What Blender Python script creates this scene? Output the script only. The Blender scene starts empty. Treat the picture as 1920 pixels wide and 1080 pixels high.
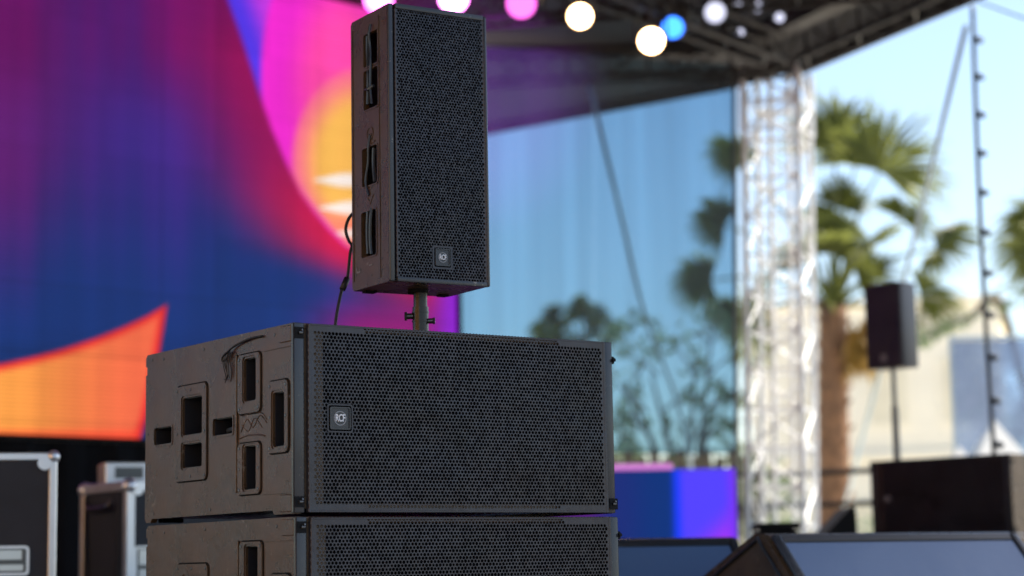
import bpy, bmesh, math, random
from mathutils import Vector, Matrix
R = math.radians
rnd = random.Random(11)
sc = bpy.context.scene
COL = sc.collection

# ------------------------------------------------------------------ camera, sky, sun, exposure
PITCH, ROLL, CAM_H = 0.13942, -0.01774, 0.41
fwd = Vector((0, math.cos(PITCH), math.sin(PITCH)))
up0 = Vector((0, -math.sin(PITCH), math.cos(PITCH)))
rt = Vector((1, 0, 0)) * math.cos(ROLL) + up0 * math.sin(ROLL)
up = up0 * math.cos(ROLL) - Vector((1, 0, 0)) * math.sin(ROLL)
cam = bpy.data.cameras.new('camera')
cam.sensor_width = 36; cam.lens = 70
cam.clip_start = 0.05; cam.clip_end = 3000
cam.dof.use_dof = True; cam.dof.focus_distance = 6.25; cam.dof.aperture_fstop = 1.55
co = bpy.data.objects.new('camera', cam); COL.objects.link(co)
M = Matrix.Identity(4)
for i in range(3):
    M[i][0], M[i][1], M[i][2] = rt[i], up[i], -fwd[i]
M[2][3] = CAM_H
co.matrix_world = M
sc.camera = co

SUN_AZ, SUN_EL = R(65), R(52)          # azimuth from +Y towards +X
EXPO = 1.1
w = bpy.data.worlds.new('World'); sc.world = w; w.use_nodes = True
nt = w.node_tree; bg = nt.nodes['Background']
sky = nt.nodes.new('ShaderNodeTexSky'); sky.sky_type = 'NISHITA'; sky.sun_disc = False
sky.sun_elevation = SUN_EL; sky.sun_rotation = SUN_AZ
sky.air_density = 1.0; sky.dust_density = 0.8; sky.ozone_density = 1.0
nt.links.new(sky.outputs[0], bg.inputs[0]); bg.inputs[1].default_value = 0.11
sl = bpy.data.lights.new('sun', 'SUN'); sl.energy = 5.0; sl.angle = R(0.5); sl.color = (1, .93, .82)
so = bpy.data.objects.new('sun', sl); COL.objects.link(so)
sd = Vector((math.sin(SUN_AZ) * math.cos(SUN_EL), math.cos(SUN_AZ) * math.cos(SUN_EL), math.sin(SUN_EL)))
so.rotation_euler = (-sd).to_track_quat('-Z', 'Y').to_euler(); so.location = sd * 60
sc.view_settings.view_transform = 'Standard'; sc.view_settings.look = 'None'
sc.view_settings.exposure = EXPO; sc.view_settings.gamma = 1
sc.render.engine = 'CYCLES'
sc.cycles.use_denoising = True
sc.cycles.transparent_max_bounces = 24
sc.cycles.max_bounces = 8
sc.cycles.sample_clamp_indirect = 8

# ------------------------------------------------------------------ helpers
def lin(c):
    return tuple((x / 12.92 if x <= .04045 else ((x + .055) / 1.055) ** 2.4) for x in [q / 255 for q in c])

def mat(name, color, rough=.6, metal=0., bump=0., bscale=60., var=0., vscale=6., spec=.5, emis=None, estr=0., alpha=None, tint=None):
    m = bpy.data.materials.new(name); m.use_nodes = True
    n = m.node_tree.nodes; l = m.node_tree.links; b = n['Principled BSDF']
    b.inputs['Base Color'].default_value = (*color, 1)
    b.inputs['Roughness'].default_value = rough; b.inputs['Metallic'].default_value = metal
    b.inputs['Specular IOR Level'].default_value = spec
    tc = n.new('ShaderNodeTexCoord')
    if var:
        nz = n.new('ShaderNodeTexNoise'); nz.inputs['Scale'].default_value = vscale; nz.inputs['Detail'].default_value = 6
        l.new(tc.outputs['Object'], nz.inputs['Vector'])
        cr = n.new('ShaderNodeValToRGB')
        cr.color_ramp.elements[0].position = .3; cr.color_ramp.elements[1].position = .72
        cr.color_ramp.elements[0].color = (*[c * (1 - var) for c in color], 1)
        cr.color_ramp.elements[1].color = (*[min(1, c * (1 + var)) for c in color], 1)
        l.new(nz.outputs['Fac'], cr.inputs[0]); l.new(cr.outputs[0], b.inputs['Base Color'])
        mr = n.new('ShaderNodeMapRange'); mr.inputs[3].default_value = max(0, rough - .1); mr.inputs[4].default_value = min(1, rough + .12)
        l.new(nz.outputs['Fac'], mr.inputs[0]); l.new(mr.outputs[0], b.inputs['Roughness'])
    if bump:
        nb = n.new('ShaderNodeTexNoise'); nb.inputs['Scale'].default_value = bscale; nb.inputs['Detail'].default_value = 3
        bp = n.new('ShaderNodeBump'); bp.inputs['Strength'].default_value = bump; bp.inputs['Distance'].default_value = .002
        l.new(tc.outputs['Object'], nb.inputs['Vector']); l.new(nb.outputs['Fac'], bp.inputs['Height']); l.new(bp.outputs[0], b.inputs['Normal'])
    if emis:
        b.inputs['Emission Color'].default_value = (*emis, 1); b.inputs['Emission Strength'].default_value = estr
    if alpha is not None:
        tr = n.new('ShaderNodeBsdfTransparent'); tr.inputs[0].default_value = (*(tint or (1, 1, 1)), 1)
        mx = n.new('ShaderNodeMixShader'); mx.inputs[0].default_value = alpha
        l.new(tr.outputs[0], mx.inputs[1]); l.new(b.outputs[0], mx.inputs[2]); l.new(mx.outputs[0], n['Material Output'].inputs[0])
    return m

K = dict(
    paint=mat('speaker_paint', (.080, .045, .022), .27, bump=.35, bscale=420, var=.28, vscale=7, spec=.45),
    rail=mat('rail_paint', (.032, .033, .038), .24, bump=.15, bscale=300, var=.15, vscale=9, spec=.45),
    grille=mat('grille_steel', (.030, .029, .038), .30, var=.22, vscale=5, spec=.40),
    foam=mat('speaker_foam', (.003, .003, .004), .95, spec=.02),
    black=mat('matte_black', (.006, .006, .007), .8, spec=.2),
    drape=mat('black_drape', (.008, .008, .010), .9, spec=.1, var=.3, vscale=2),
    badge=mat('badge_plastic', (.022, .022, .026), .35),
    badge_ring=mat('badge_grey', (.20, .20, .21), .4),
    letter=mat('badge_letters', (.62, .62, .64), .4),
    steel=mat('bright_steel', (.55, .55, .56), .3, 1.),
    darksteel=mat('dark_steel', (.12, .12, .12), .35, .9),
    pole=mat('pole_steel', (.022, .02, .018), .25, .4, var=.2, vscale=15),
    alu=mat('aluminium', (.78, .78, .80), .35, .75, var=.1, vscale=8),
    truss=mat('truss_aluminium', (.93, .92, .90), .38, .0, var=.08, vscale=4),
    darktruss=mat('roof_truss_metal', (.040, .031, .028), .5, .4, var=.2),
    case=mat('case_laminate', (.040, .041, .048), .6, bump=.3, bscale=200, var=.15, spec=.25),
    navy=mat('moulded_plastic', (.026, .028, .038), .42),
    rubber=mat('cable_rubber', (.010, .010, .011), .55),
    tarp=mat('roof_tarpaulin', (.026, .022, .028), .75, var=.2, vscale=1.2),
    floor=mat('stage_deck', (.03, .028, .027), .6, var=.3, vscale=3),
    ground=mat('plaza_paving', (.13, .125, .12), .9, var=.15, vscale=.5),
    bounce_paving=mat('pale_bounce_paving', (.80, .72, .58), .9, var=.06, vscale=.5),
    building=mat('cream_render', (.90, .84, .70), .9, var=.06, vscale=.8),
    bandst=mat('beige_plaster', (.78, .72, .56), .9, var=.12, vscale=.8),  # darker beige for the lower wall and window panes
    glassd=mat('dark_window', (.05, .06, .07), .2),
    bark=mat('palm_bark', (.22, .115, .06), .9, bump=.8, bscale=9, var=.35, vscale=5),
    wood=mat('tree_bark', (.10, .085, .06), .9, var=.3, vscale=6),
    frond=mat('palm_green', (.12, .14, .04), .5, var=.4, vscale=3),
    deadfrond=mat('dry_frond', (.34, .22, .05), .7, var=.3, vscale=3),
    leaf=mat('leaf_green', (.085, .13, .055), .6, var=.45, vscale=4),
    tent=mat('tent_canvas', (.82, .80, .74), .7),
    wedgegr=mat('wedge_grille', (.085, .145, .26), .30, bump=.4, bscale=500, spec=.6),
    strap=mat('web_strap', (.42, .52, .58), .7),
    bulb=mat('bulb_glass', (.03, .04, .05), .3),
)
def translucent(m, col, f=.45):
    n = m.node_tree.nodes; l = m.node_tree.links
    t = n.new('ShaderNodeBsdfTranslucent'); t.inputs[0].default_value = (*col, 1)
    mx = n.new('ShaderNodeMixShader'); mx.inputs[0].default_value = f
    l.new(n['Principled BSDF'].outputs[0], mx.inputs[1]); l.new(t.outputs[0], mx.inputs[2]); l.new(mx.outputs[0], n['Material Output'].inputs[0])
translucent(K['frond'], (.30, .33, .07), .45); translucent(K['leaf'], (.30, .38, .22), .6); translucent(K['deadfrond'], (.50, .32, .07))
def worn(m):
    # chips and rubbed spots of paler primer
    n = m.node_tree.nodes; l = m.node_tree.links; b = n['Principled BSDF']; tc = n.new('ShaderNodeTexCoord')
    src = b.inputs['Base Color'].links[0].from_socket
    a = n.new('ShaderNodeTexNoise'); a.inputs['Scale'].default_value = 55; a.inputs['Detail'].default_value = 8; a.inputs['Roughness'].default_value = .75
    c = n.new('ShaderNodeTexNoise'); c.inputs['Scale'].default_value = 5
    l.new(tc.outputs['Object'], a.inputs['Vector']); l.new(tc.outputs['Object'], c.inputs['Vector'])
    ad = n.new('ShaderNodeMath'); ad.operation = 'MULTIPLY_ADD'; ad.inputs[1].default_value = .45; l.new(c.outputs['Fac'], ad.inputs[0]); l.new(a.outputs['Fac'], ad.inputs[2])
    mr = n.new('ShaderNodeMapRange'); mr.inputs[1].default_value = .87; mr.inputs[2].default_value = .93; l.new(ad.outputs[0], mr.inputs[0])
    mx = n.new('ShaderNodeMix'); mx.data_type = 'RGBA'; l.new(mr.outputs[0], mx.inputs['Factor']); l.new(src, mx.inputs['A']); mx.inputs['B'].default_value = (.20, .17, .14, 1)
    l.new(mx.outputs['Result'], b.inputs['Base Color'])
worn(K['paint']); worn(K['rail'])
def uneven(m, sc_=7, dist=.012, st=.35):
    n = m.node_tree.nodes; l = m.node_tree.links; b = n['Principled BSDF']; tc = n.new('ShaderNodeTexCoord')
    z = n.new('ShaderNodeTexNoise'); z.inputs['Scale'].default_value = sc_; z.inputs['Detail'].default_value = 4; l.new(tc.outputs['Object'], z.inputs['Vector'])
    bp = n.new('ShaderNodeBump'); bp.inputs['Strength'].default_value = st; bp.inputs['Distance'].default_value = dist; l.new(z.outputs['Fac'], bp.inputs['Height'])
    if b.inputs['Normal'].links: l.new(b.inputs['Normal'].links[0].from_socket, bp.inputs['Normal'])
    l.new(bp.outputs[0], b.inputs['Normal'])
uneven(K['paint']); uneven(K['grille'], 3, .03, .5); uneven(K['wedgegr'], 3, .02, .4)
def scrim_mat(name, col, a, tint):
    return mat(name, col, .9, alpha=a, tint=tint, spec=.1, var=.12, vscale=1.3)
K['scrim'] = scrim_mat('scrim_mesh', (.19, .195, .21), .34, (.70, .89, 1.0))
def streaks(m, scl, lo, hi):
    n = m.node_tree.nodes; l = m.node_tree.links; tc = n.new('ShaderNodeTexCoord'); mp = n.new('ShaderNodeMapping'); mp.inputs['Scale'].default_value = scl
    z = n.new('ShaderNodeTexNoise'); z.inputs['Scale'].default_value = 1; z.inputs['Detail'].default_value = 4
    mr = n.new('ShaderNodeMapRange'); mr.inputs[1].default_value = .3; mr.inputs[2].default_value = .7; mr.inputs[3].default_value = lo; mr.inputs[4].default_value = hi
    l.new(tc.outputs['Object'], mp.inputs[0]); l.new(mp.outputs[0], z.inputs['Vector']); l.new(z.outputs['Fac'], mr.inputs[0]); l.new(mr.outputs[0], n['Mix Shader'].inputs[0])
streaks(K['scrim'], (7, 7, .15), .31, .39)
K['banner'] = scrim_mat('banner_mesh', (.48, .55, .68), .55, (.75, .84, .98))
streaks(K['banner'], (2.2, 2, 2.6), .30, .85)
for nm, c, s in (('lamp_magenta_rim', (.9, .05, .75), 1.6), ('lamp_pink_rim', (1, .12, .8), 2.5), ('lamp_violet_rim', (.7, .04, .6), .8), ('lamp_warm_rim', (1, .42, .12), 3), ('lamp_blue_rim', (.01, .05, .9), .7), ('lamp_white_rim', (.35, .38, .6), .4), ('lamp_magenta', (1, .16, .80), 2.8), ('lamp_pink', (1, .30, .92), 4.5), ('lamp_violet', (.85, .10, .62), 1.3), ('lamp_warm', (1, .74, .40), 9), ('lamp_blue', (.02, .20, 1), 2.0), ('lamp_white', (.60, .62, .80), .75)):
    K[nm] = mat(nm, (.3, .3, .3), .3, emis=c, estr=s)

SPLIT = {'handle_bar', 'end_trim', 'seam', 'screw', 'opening_rim', 'side_rail', 'front_surround', 'skid', 'rubber_foot', 'strap_loop', 'rail_bar', 'post', 'leg', 'edge_profile', 'dish', 'latch_wing',
         'butterfly_latch', 'scuff', 'slat', 'fence_rail', 'pipe', 'cornice', 'sill', 'front_socket', 'collar_ring', 'handle_frame', 'cross_bar'}
class B:
    def __init__(s): s.bm = bmesh.new()
    def box(s, a, b, bev=0., m=None, seg=1):
        r = bmesh.ops.create_cube(s.bm, size=1)
        vs = r['verts']
        for v in vs:
            v.co = Vector(((a[i] + b[i]) / 2 + v.co[i] * (b[i] - a[i]) for i in range(3)))
        if bev:
            es = list({e for v in vs for e in v.link_edges})
            g = bmesh.ops.bevel(s.bm, geom=es, offset=bev, segments=seg, affect='EDGES', profile=.6)
            vs = list({v for f in g['faces'] for v in f.verts} | {v for v in vs if v.is_valid})
        if m is not None:
            bmesh.ops.transform(s.bm, matrix=m, verts=vs)
        return s
    def cyl(s, p0, p1, r, r2=None, seg=12):
        p0, p1 = Vector(p0), Vector(p1); d = p1 - p0
        m = Matrix.Translation((p0 + p1) / 2) @ d.to_track_quat('Z', 'Y').to_matrix().to_4x4()
        bmesh.ops.create_cone(s.bm, cap_ends=True, segments=seg, radius1=r, radius2=r if r2 is None else r2, depth=max(d.length, 1e-5), matrix=m)
        return s
    def sph(s, c, r, sub=2, sc_=(1, 1, 1)):
        bmesh.ops.create_icosphere(s.bm, subdivisions=sub, radius=r, matrix=Matrix.Translation(c) @ Matrix.Diagonal((*sc_, 1)))
        return s
    def tube(s, pts, r, seg=6, smooth=True):
        pts = [Vector(p) for p in pts]
        if smooth and len(pts) > 2:
            q = []
            P = [pts[0]] + pts + [pts[-1]]
            for i in range(1, len(P) - 2):
                for k in range(5):
                    t = k / 5
                    a, b, c, d = P[i - 1], P[i], P[i + 1], P[i + 2]
                    q.append(.5 * ((2 * b) + (c - a) * t + (2 * a - 5 * b + 4 * c - d) * t * t + (3 * b - a - 3 * c + d) * t ** 3))
            q.append(pts[-1]); pts = q
        rings = []
        nrm = None
        for i, p in enumerate(pts):
            t = (pts[min(i + 1, len(pts) - 1)] - pts[max(i - 1, 0)])
            if t.length < 1e-9: t = Vector((0, 0, 1))
            t.normalize()
            if nrm is None: nrm = t.orthogonal().normalized()
            nrm = (nrm - t * nrm.dot(t)); nrm = nrm.normalized() if nrm.length > 1e-6 else t.orthogonal().normalized()
            bn = t.cross(nrm)
            rr_ = r(i / (len(pts) - 1)) if callable(r) else r
            rings.append([s.bm.verts.new(p + (nrm * math.cos(2 * math.pi * k / seg) + bn * math.sin(2 * math.pi * k / seg)) * rr_) for k in range(seg)])
        for a, b in zip(rings, rings[1:]):
            for k in range(seg):
                f = s.bm.faces.new((a[k], a[(k + 1) % seg], b[(k + 1) % seg], b[k])); f.smooth = True
        s.bm.faces.new(rings[0][::-1]); s.bm.faces.new(rings[-1])
        return s
    def plate(s, outer, holes, thick, m, bev=0.):
        """flat plate in (a,b) with openings, extruded along +c; m maps (a,b,c) to the thing"""
        tb = bmesh.new(); loops = []
        for lp in [outer] + list(holes):
            vs = [tb.verts.new((p[0], p[1], 0)) for p in lp]
            loops += [tb.edges.new((vs[i], vs[(i + 1) % len(vs)])) for i in range(len(vs))]
        bmesh.ops.triangle_fill(tb, use_beauty=True, use_dissolve=False, edges=loops)
        g = bmesh.ops.extrude_face_region(tb, geom=list(tb.faces))
        for e in g['geom']:
            if isinstance(e, bmesh.types.BMVert): e.co.z += thick
        bmesh.ops.recalc_face_normals(tb, faces=list(tb.faces))
        bmesh.ops.transform(tb, matrix=m, verts=list(tb.verts))
        me = bpy.data.meshes.new('t'); tb.to_mesh(me); tb.free(); s.bm.from_mesh(me); bpy.data.meshes.remove(me)
        return s
    def done(s, name, m, parent=None, loc=None, smooth=False, recalc=True, group=None):
        if name in SPLIT and parent is not None:
            s.bm.verts.index_update(); seen = {}; comps = []
            for v in s.bm.verts:
                if v in seen: continue
                k = len(comps); st = [v]; seen[v] = k; comps.append([])
                while st:
                    a = st.pop(); comps[k].append(a)
                    for e in a.link_edges:
                        b_ = e.other_vert(a)
                        if b_ not in seen: seen[b_] = k; st.append(b_)
            if len(comps) > 1:
                out = None
                for k in range(len(comps)):
                    q = B(); mp = {}
                    for v in comps[k]: mp[v] = q.bm.verts.new(v.co)
                    for f in {f for v in comps[k] for f in v.link_faces}:
                        g = q.bm.faces.new([mp[v] for v in f.verts]); g.smooth = f.smooth
                    o = q.done(name, m, parent, loc, smooth, recalc); out = out or o
                s.bm.free(); return out
        if recalc: bmesh.ops.recalc_face_normals(s.bm, faces=list(s.bm.faces))
        me = bpy.data.meshes.new(name); s.bm.to_mesh(me); s.bm.free()
        me.materials.append(K[m] if isinstance(m, str) else m)
        if smooth:
            for p in me.polygons: p.use_smooth = True
            try: me.set_sharp_from_angle(angle=R(40))
            except Exception: pass
        o = bpy.data.objects.new(name, me); COL.objects.link(o)
        if parent: o.parent = parent
        if loc: o.location = loc
        return o

def tag(o, label=None, cat=None, group=None, kind=None):
    if label: o['label'] = label
    if cat: o['category'] = cat
    if group: o['group'] = group
    if kind: o['kind'] = kind
    return o
def thing(name, label, cat, loc=(0, 0, 0), rz=0., group=None):
    o = bpy.data.objects.new(name, None); COL.objects.link(o); o.empty_display_size = .1
    o.location = loc; o.rotation_euler = (0, 0, rz)
    return tag(o, label, cat, group)
def copy_tree(o, parent=None):
    c = o.copy(); COL.objects.link(c)
    if parent: c.parent = parent
    for ch in [x for x in o.children]: copy_tree(ch, c)
    return c
def rr(x0, y0, x1, y1, r=.01, n=4):
    pts = []
    for cx, cy, a0 in ((x1 - r, y1 - r, 0), (x0 + r, y1 - r, 90), (x0 + r, y0 + r, 180), (x1 - r, y0 + r, 270)):
        for k in range(n + 1):
            a = R(a0 + 90 * k / n); pts.append((cx + r * math.cos(a), cy + r * math.sin(a)))
    return pts
def text_mesh(txt, size, depth, name, m, parent, mtx):
    c = bpy.data.curves.new('txt', 'FONT'); c.body = txt; c.size = size; c.extrude = depth; c.offset = size * .022
    c.align_x = 'CENTER'; c.align_y = 'CENTER'; c.space_character = .9
    o = bpy.data.objects.new('txt', c); COL.objects.link(o)
    bpy.context.view_layer.update()
    me = bpy.data.meshes.new_from_object(o.evaluated_get(bpy.context.evaluated_depsgraph_get()))
    bpy.data.objects.remove(o); bpy.data.curves.remove(c)
    me.transform(mtx); me.materials.clear(); me.materials.append(K[m]); me.name = name
    o = bpy.data.objects.new(name, me); COL.objects.link(o); o.parent = parent
    return o
# axes for plates: side = thing's left face (a = depth, b = height, +c pointing out to -x); face = front (a = width, b = height, +c towards -y)
def side_m(x): return Matrix(((0, 0, -1, x), (1, 0, 0, 0), (0, 1, 0, 0), (0, 0, 0, 1)))
def front_m(y): return Matrix(((1, 0, 0, 0), (0, 0, -1, y), (0, 1, 0, 0), (0, 0, 0, 1)))

def perforated(bm, x0, x1, z0, z1, pitch, rad, thick, solid, y, jit=0., seg=10, rs=random.Random(3)):
    """hexagonal cells, each with a round hole; cells for which solid(x,z) is true stay closed"""
    rowh = pitch * math.sqrt(3) / 2; hexr = pitch / math.sqrt(3)
    nr = int((z1 - z0) / rowh) + 1; nc = int((x1 - x0) / pitch) + 1
    for j in range(nr):
        for i in range(nc):
            cx = x0 + (i + (.5 if j % 2 else 0)) * pitch; cz = z0 + j * rowh
            if cx > x1: continue
            hx = [(cx + hexr * math.cos(R(30 + 60 * k)), cz + hexr * math.sin(R(30 + 60 * k))) for k in range(6)]
            ov = [bm.verts.new((p[0], y, p[1])) for p in hx]
            s = solid(cx, cz)
            if s == 2:
                for v in ov: bm.verts.remove(v)
                continue
            if s:
                bm.faces.new(ov); continue
            dx, dz = rs.uniform(-jit, jit), rs.uniform(-jit, jit); r = rad * (1 + rs.uniform(-.06, .06) * (jit > 0) * 2)
            ring = [(cx + dx + r * math.cos(R(30 + 30 * k)), cz + dz + r * math.sin(R(30 + 30 * k))) for k in range(12)]
            iv = [bm.verts.new((p[0], y, p[1])) for p in ring]
            bv = [bm.verts.new((p[0], y + thick, p[1])) for p in ring]
            for k in range(6):
                a, b2 = ov[k], ov[(k + 1) % 6]
                bm.faces.new((a, b2, iv[(2 * k + 2) % 12], iv[2 * k + 1], iv[2 * k]))
            for k in range(12):
                bm.faces.new((iv[k], iv[(k + 1) % 12], bv[(k + 1) % 12], bv[k]))

def badge(parent, x0, z0, x1, z1, y, sub='RCF'):
    bd = B(); cx, cz = (x0 + x1) / 2, (z0 + z1) / 2; s = (x1 - x0) / 2
    bd.plate(rr(x0, z0, x1, z1, s * .16), [], .004, front_m(y))
    o = bd.done('badge', 'badge', parent)
    f = B(); t = s * .10
    f.plate(rr(x0, z0, x1, z1, s * .16), [rr(x0 + t, z0 + t, x1 - t, z1 - t, s * .12)], .003, front_m(y - .0041))
    f.done('badge_rim', 'rail', o)
    c = B(); n = 40
    circ = lambda q: [(cx + q * math.cos(2 * math.pi * k / n), cz + q * math.sin(2 * math.pi * k / n)) for k in range(n)]
    c.plate(circ(s * .62), [circ(s * .53)], .001, front_m(y - .0042))
    c.done('ring', 'badge_ring', o)
    text_mesh(sub, s * .66, .0005, 'lettering', 'letter', o, Matrix.Translation((cx, y - .0060, cz)) @ Matrix.Rotation(R(90), 4, 'X') @ Matrix.Diagonal((.88, 1.3, 1, 1)))
    return o

# ------------------------------------------------------------------ the setting
def sheet(name, pts, z0, z1, m, kind='structure'):
    b = B(); b.plate(pts, [], z1 - z0, Matrix.Translation((0, 0, z0)))
    return tag(b.done(name, m), kind=kind)
sheet('ground', [(-900, -900), (900, -900), (900, 1500), (-900, 1500)], -1.5, -1.2, 'ground')
EDGE = [(-12, 20.6), (-3, 20.6), (2.2, 19.2), (3.6, 18.2), (6.0, 15.2), (6.6, 12.4), (-.55, 5.55), (-8, -1.6), (-12, 2)]
sheet('bounce_paving', [(-60, 21.5), (80, 21.5), (80, 120), (-60, 120)], -1.199, -1.19, 'bounce_paving')  # pale sheet added behind the stage to bounce sunlight onto the building
sheet('stage_floor', EDGE, -.25, 0, 'floor')
b = B()
for i in range(len(EDGE)):
    p, q = Vector((*EDGE[i], 0)), Vector((*EDGE[(i + 1) % len(EDGE)], 0))
    cc = (Vector((2, 8, 0)) - (p + q) / 2).normalized() * .1
    p, q = p + cc, q + cc; d = (q - p)
    m = Matrix.Translation(p) @ Matrix.Rotation(math.atan2(d.y, d.x), 4, 'Z')
    b.box((0, -.01, -1.19), (d.length, .01, -.255), m=m)
tag(b.done('stage_skirt', 'drape'), kind='structure')

# ------------------------------------------------------------------ the big subwoofers
PX, PY = -.55, -.52            # centre of the cabinet in its own width/depth
W_, D_, H_ = 1.15, 1.04, .57
def make_sub():
    root = thing('subwoofer', 'x', 'subwoofer')
    off = (PX, PY, 0)
    SL = dict(A1=(.607, .277, .749, .400), A2=(.607, .170, .749, .249), B_=(.832, .258, .968, .316), C_=(.394, .262, .531, .316),
              D_=(.238, .355, .316, .489), E_=(.057, .203, .128, .368), F_=(.238, .082, .316, .217))
    holes = [rr(*q, .010) for q in SL.values()]
    # left side panel with its openings; its lower edge is cut back between the feet
    out = [(0.0, 0.0), (.125, 0), (.135, .013), (.985, .013), (.995, 0), (D_ - .012, 0), (D_, .012), (D_, .50), (D_ - .010, .502), (D_ - .010, .528), (D_, .530), (D_, H_ - .012), (D_ - .012, H_), (0, H_)]
    p = B(); p.plate(out, holes, .022, side_m(-.018))
    sp = p.done('side_panel', 'paint', root, off)
    # rims round the openings
    p = B()
    for q in SL.values():
        g = .006
        p.plate(rr(q[0] - g, q[1] - g, q[2] + g, q[3] + g, .014), [rr(*q, .010)], .0022, side_m(-.0402))
    p.done('opening_rim', 'paint', sp)
    # raised plates with seams and screws
    frames = dict(A=(.572, .128, .796, .439), D=(.206, .318, .354, .502), E=(.030, .185, .155, .402), F=(.206, .068, .354, .225))
    inner = dict(A=['A1', 'A2'], D=['D_'], E=['E_'], F=['F_'])
    for k, q in frames.items():
        p = B(); gg = .0062
        hs = [rr(SL[i][0] - gg, SL[i][1] - gg, SL[i][2] + gg, SL[i][3] + gg, .014) for i in inner[k]]
        p.plate(rr(*q, .018), hs, .0055, side_m(-.0403)); hf = p.done('handle_plate', 'paint', sp)
    p = B()
    for k, q in frames.items():
        t = .0050; p.plate(rr(q[0] - t, q[1] - t, q[2] + t, q[3] + t, .020), [rr(q[0] - .0002, q[1] - .0002, q[2] + .0002, q[3] + .0002, .018)], .0006, side_m(-.0402))
    p.done('seam', 'black', sp)
    p = B()
    for k, q in frames.items():
        ys = [q[0] + .012, q[2] - .012]; zs = [q[1] + .014, q[3] - .014]
        pts = [(a, c) for a in ys for c in zs] + [(a, (zs[0] + zs[1]) / 2) for a in ys]
        if k == 'A': pts += [((q[0] + q[2]) / 2, c) for c in zs]
        for a, c in pts: p.cyl((-.0455, a, c), (-.0478, a, c), .0056, .004, 8)
    for a, c in ((.03, .545), (.12, .545), (.9, .545), (.99, .55), (1.02, .30), (1.02, .08), (.97, .03), (.55, .03), (.05, .055), (.08, .03), (.03, .35), (.60, .548)):
        p.cyl((-.0401, a, c), (-.0422, a, c), .0060, .0042, 8)
    p.done('screw', 'darksteel', sp)
    # vertical ridge, front reinforcement, corner pad
    p = B(); p.box((-.0465, .3605, .075), (-.0405, .369, .507), .0015)
    p.box((-.0432, .012, .500), (-.0404, .100, .502)); p.box((-.0432, .006, .062), (-.0404, .205, .0645)); p.box((-.0432, .006, .500), (-.0404, .20, .502))
    p.box((-.0440, .012, .006), (-.0404, .085, .058), .002)
    p.box((-.0440, .012, .515), (-.0404, .085, .564), .002)
    p.done('ridge', 'paint', sp)
    # moulded relief between the slots
    p = B()
    X = -.0405
    def cv(pts, r=.0022): p.tube([(X, a, c) for a, c in pts], r, 5)
    cv([(.345, .243), (.30, .249), (.22, .247), (.18, .240)], .0024)
    cv([(.34, .262), (.30, .300), (.26, .272), (.215, .306), (.17, .280)], .0016)
    cv([(.335, .285), (.29, .262), (.25, .300), (.20, .268)], .0013)
    cv([(.33, .312), (.25, .318), (.20, .312), (.17, .290)], .0016)
    p.done('moulded_relief', 'paint', sp)
    for q in SL.values():
        p = B(); p.plate(rr(q[0] + .0004, q[1] + .0004, q[2] - .0004, q[3] - .0004, .0098), [rr(q[0] + .0022, q[1] + .0022, q[2] - .0022, q[3] - .0022, .008)], .070, side_m(.035)); p.done('opening_lining', 'badge', sp)
    # inside: bracket bars that show in the openings
    p = B(); p.box((.040, .024, .032), (.046, 1.0, .545)); p.box((.0, .0225, .032), (.0398, .0235, .545)); p.done('inner_baffle', 'foam', sp)
    p = B(); p.cyl((.0, .41, .285), (.0, .50, .278), .011); p.cyl((.0, .89, .26), (.0, .90, .315), .006); p.cyl((.004, .62, .19), (.004, .66, .24), .004)
    p.done('handle_bar', 'darksteel', sp)
    # cabinet
    p = B()
    p.box((-.0175, 0, H_ - .018), (W_, D_ - .001, H_ - .0003), .002)
    p.box((-.0175, .001, .0145), (W_, D_ - .001, .030))
    p.box((.06, .02, .0305), (W_ - .002, D_ - .002, H_ - .0185))
    p.box((W_ - .0015, .001, .001), (W_ + .012, D_ - .003, H_ - .002), .004)
    p.box((-.0172, D_ - .02, .031), (.06, D_ - .002, H_ - .0185))
    p.box((-.0172, .001, .031), (.0595, .022, H_ - .0185))
    cb = p.done('cabinet', 'paint', root, off)
    p = B()
    for a in (.02, .99):
        for x in (.0, W_ - .10): p.box((x, a, .0005), (x + .08, a + .03, .0142), .002)
    p.done('skid', 'foam', cb)
    # smooth corner rails either side of the grille
    p = B(); p.box((-.0425, -.006, .002), (-.008, .0008, H_ - .001), .005, seg=2); p.box((-.0445, -.0035, .002), (-.0400, .010, H_ - .001), .0018)
    o_ = p.done('corner_rail', 'rail', root, off, smooth=True)
    p = B(); p.box((1.131, -.004, .002), (1.163, .0008, H_ - .001), .004, seg=2)
    p.done('corner_rail', 'rail', root, off, smooth=True)
    # latches
    def latch(x, z0, z1, s):
        p = B(); p.box((x - .015, -.0085, z0), (x + .013, -.0062, z1)); p.box((x + s * .016 - .002, -.008, z0), (x + s * .016 + .002, .03, z1))
        l_ = p.done('latch', 'black', root, off)
        p = B(); zc = (z0 + z1) / 2; p.cyl((x - .006, -.012, zc), (x + .006, -.012, zc), .0045, seg=10); p.cyl((x + .002, -.010, zc + .006), (x + .004, -.017, zc + .008), .003, seg=8)
        p.done('latch_pin', 'darksteel', l_, smooth=True)
    latch(-.024, .018, .050, -1); latch(-.024, .522, .556, -1); latch(1.152, .014, .05, 1)
    p = B(); p.box((1.155, -.002, .498), (1.176, .02, .522), .002); p.cyl((1.168, -.012, .51), (1.168, .0, .51), .006); p.done('locking_knob', 'black', root, off)
    # grille: perforated sheet, folded edges, foam behind
    p = B(); Y = -.014
    bx0, bz0, bx1, bz1 = .074, .251, .145, .319
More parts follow.
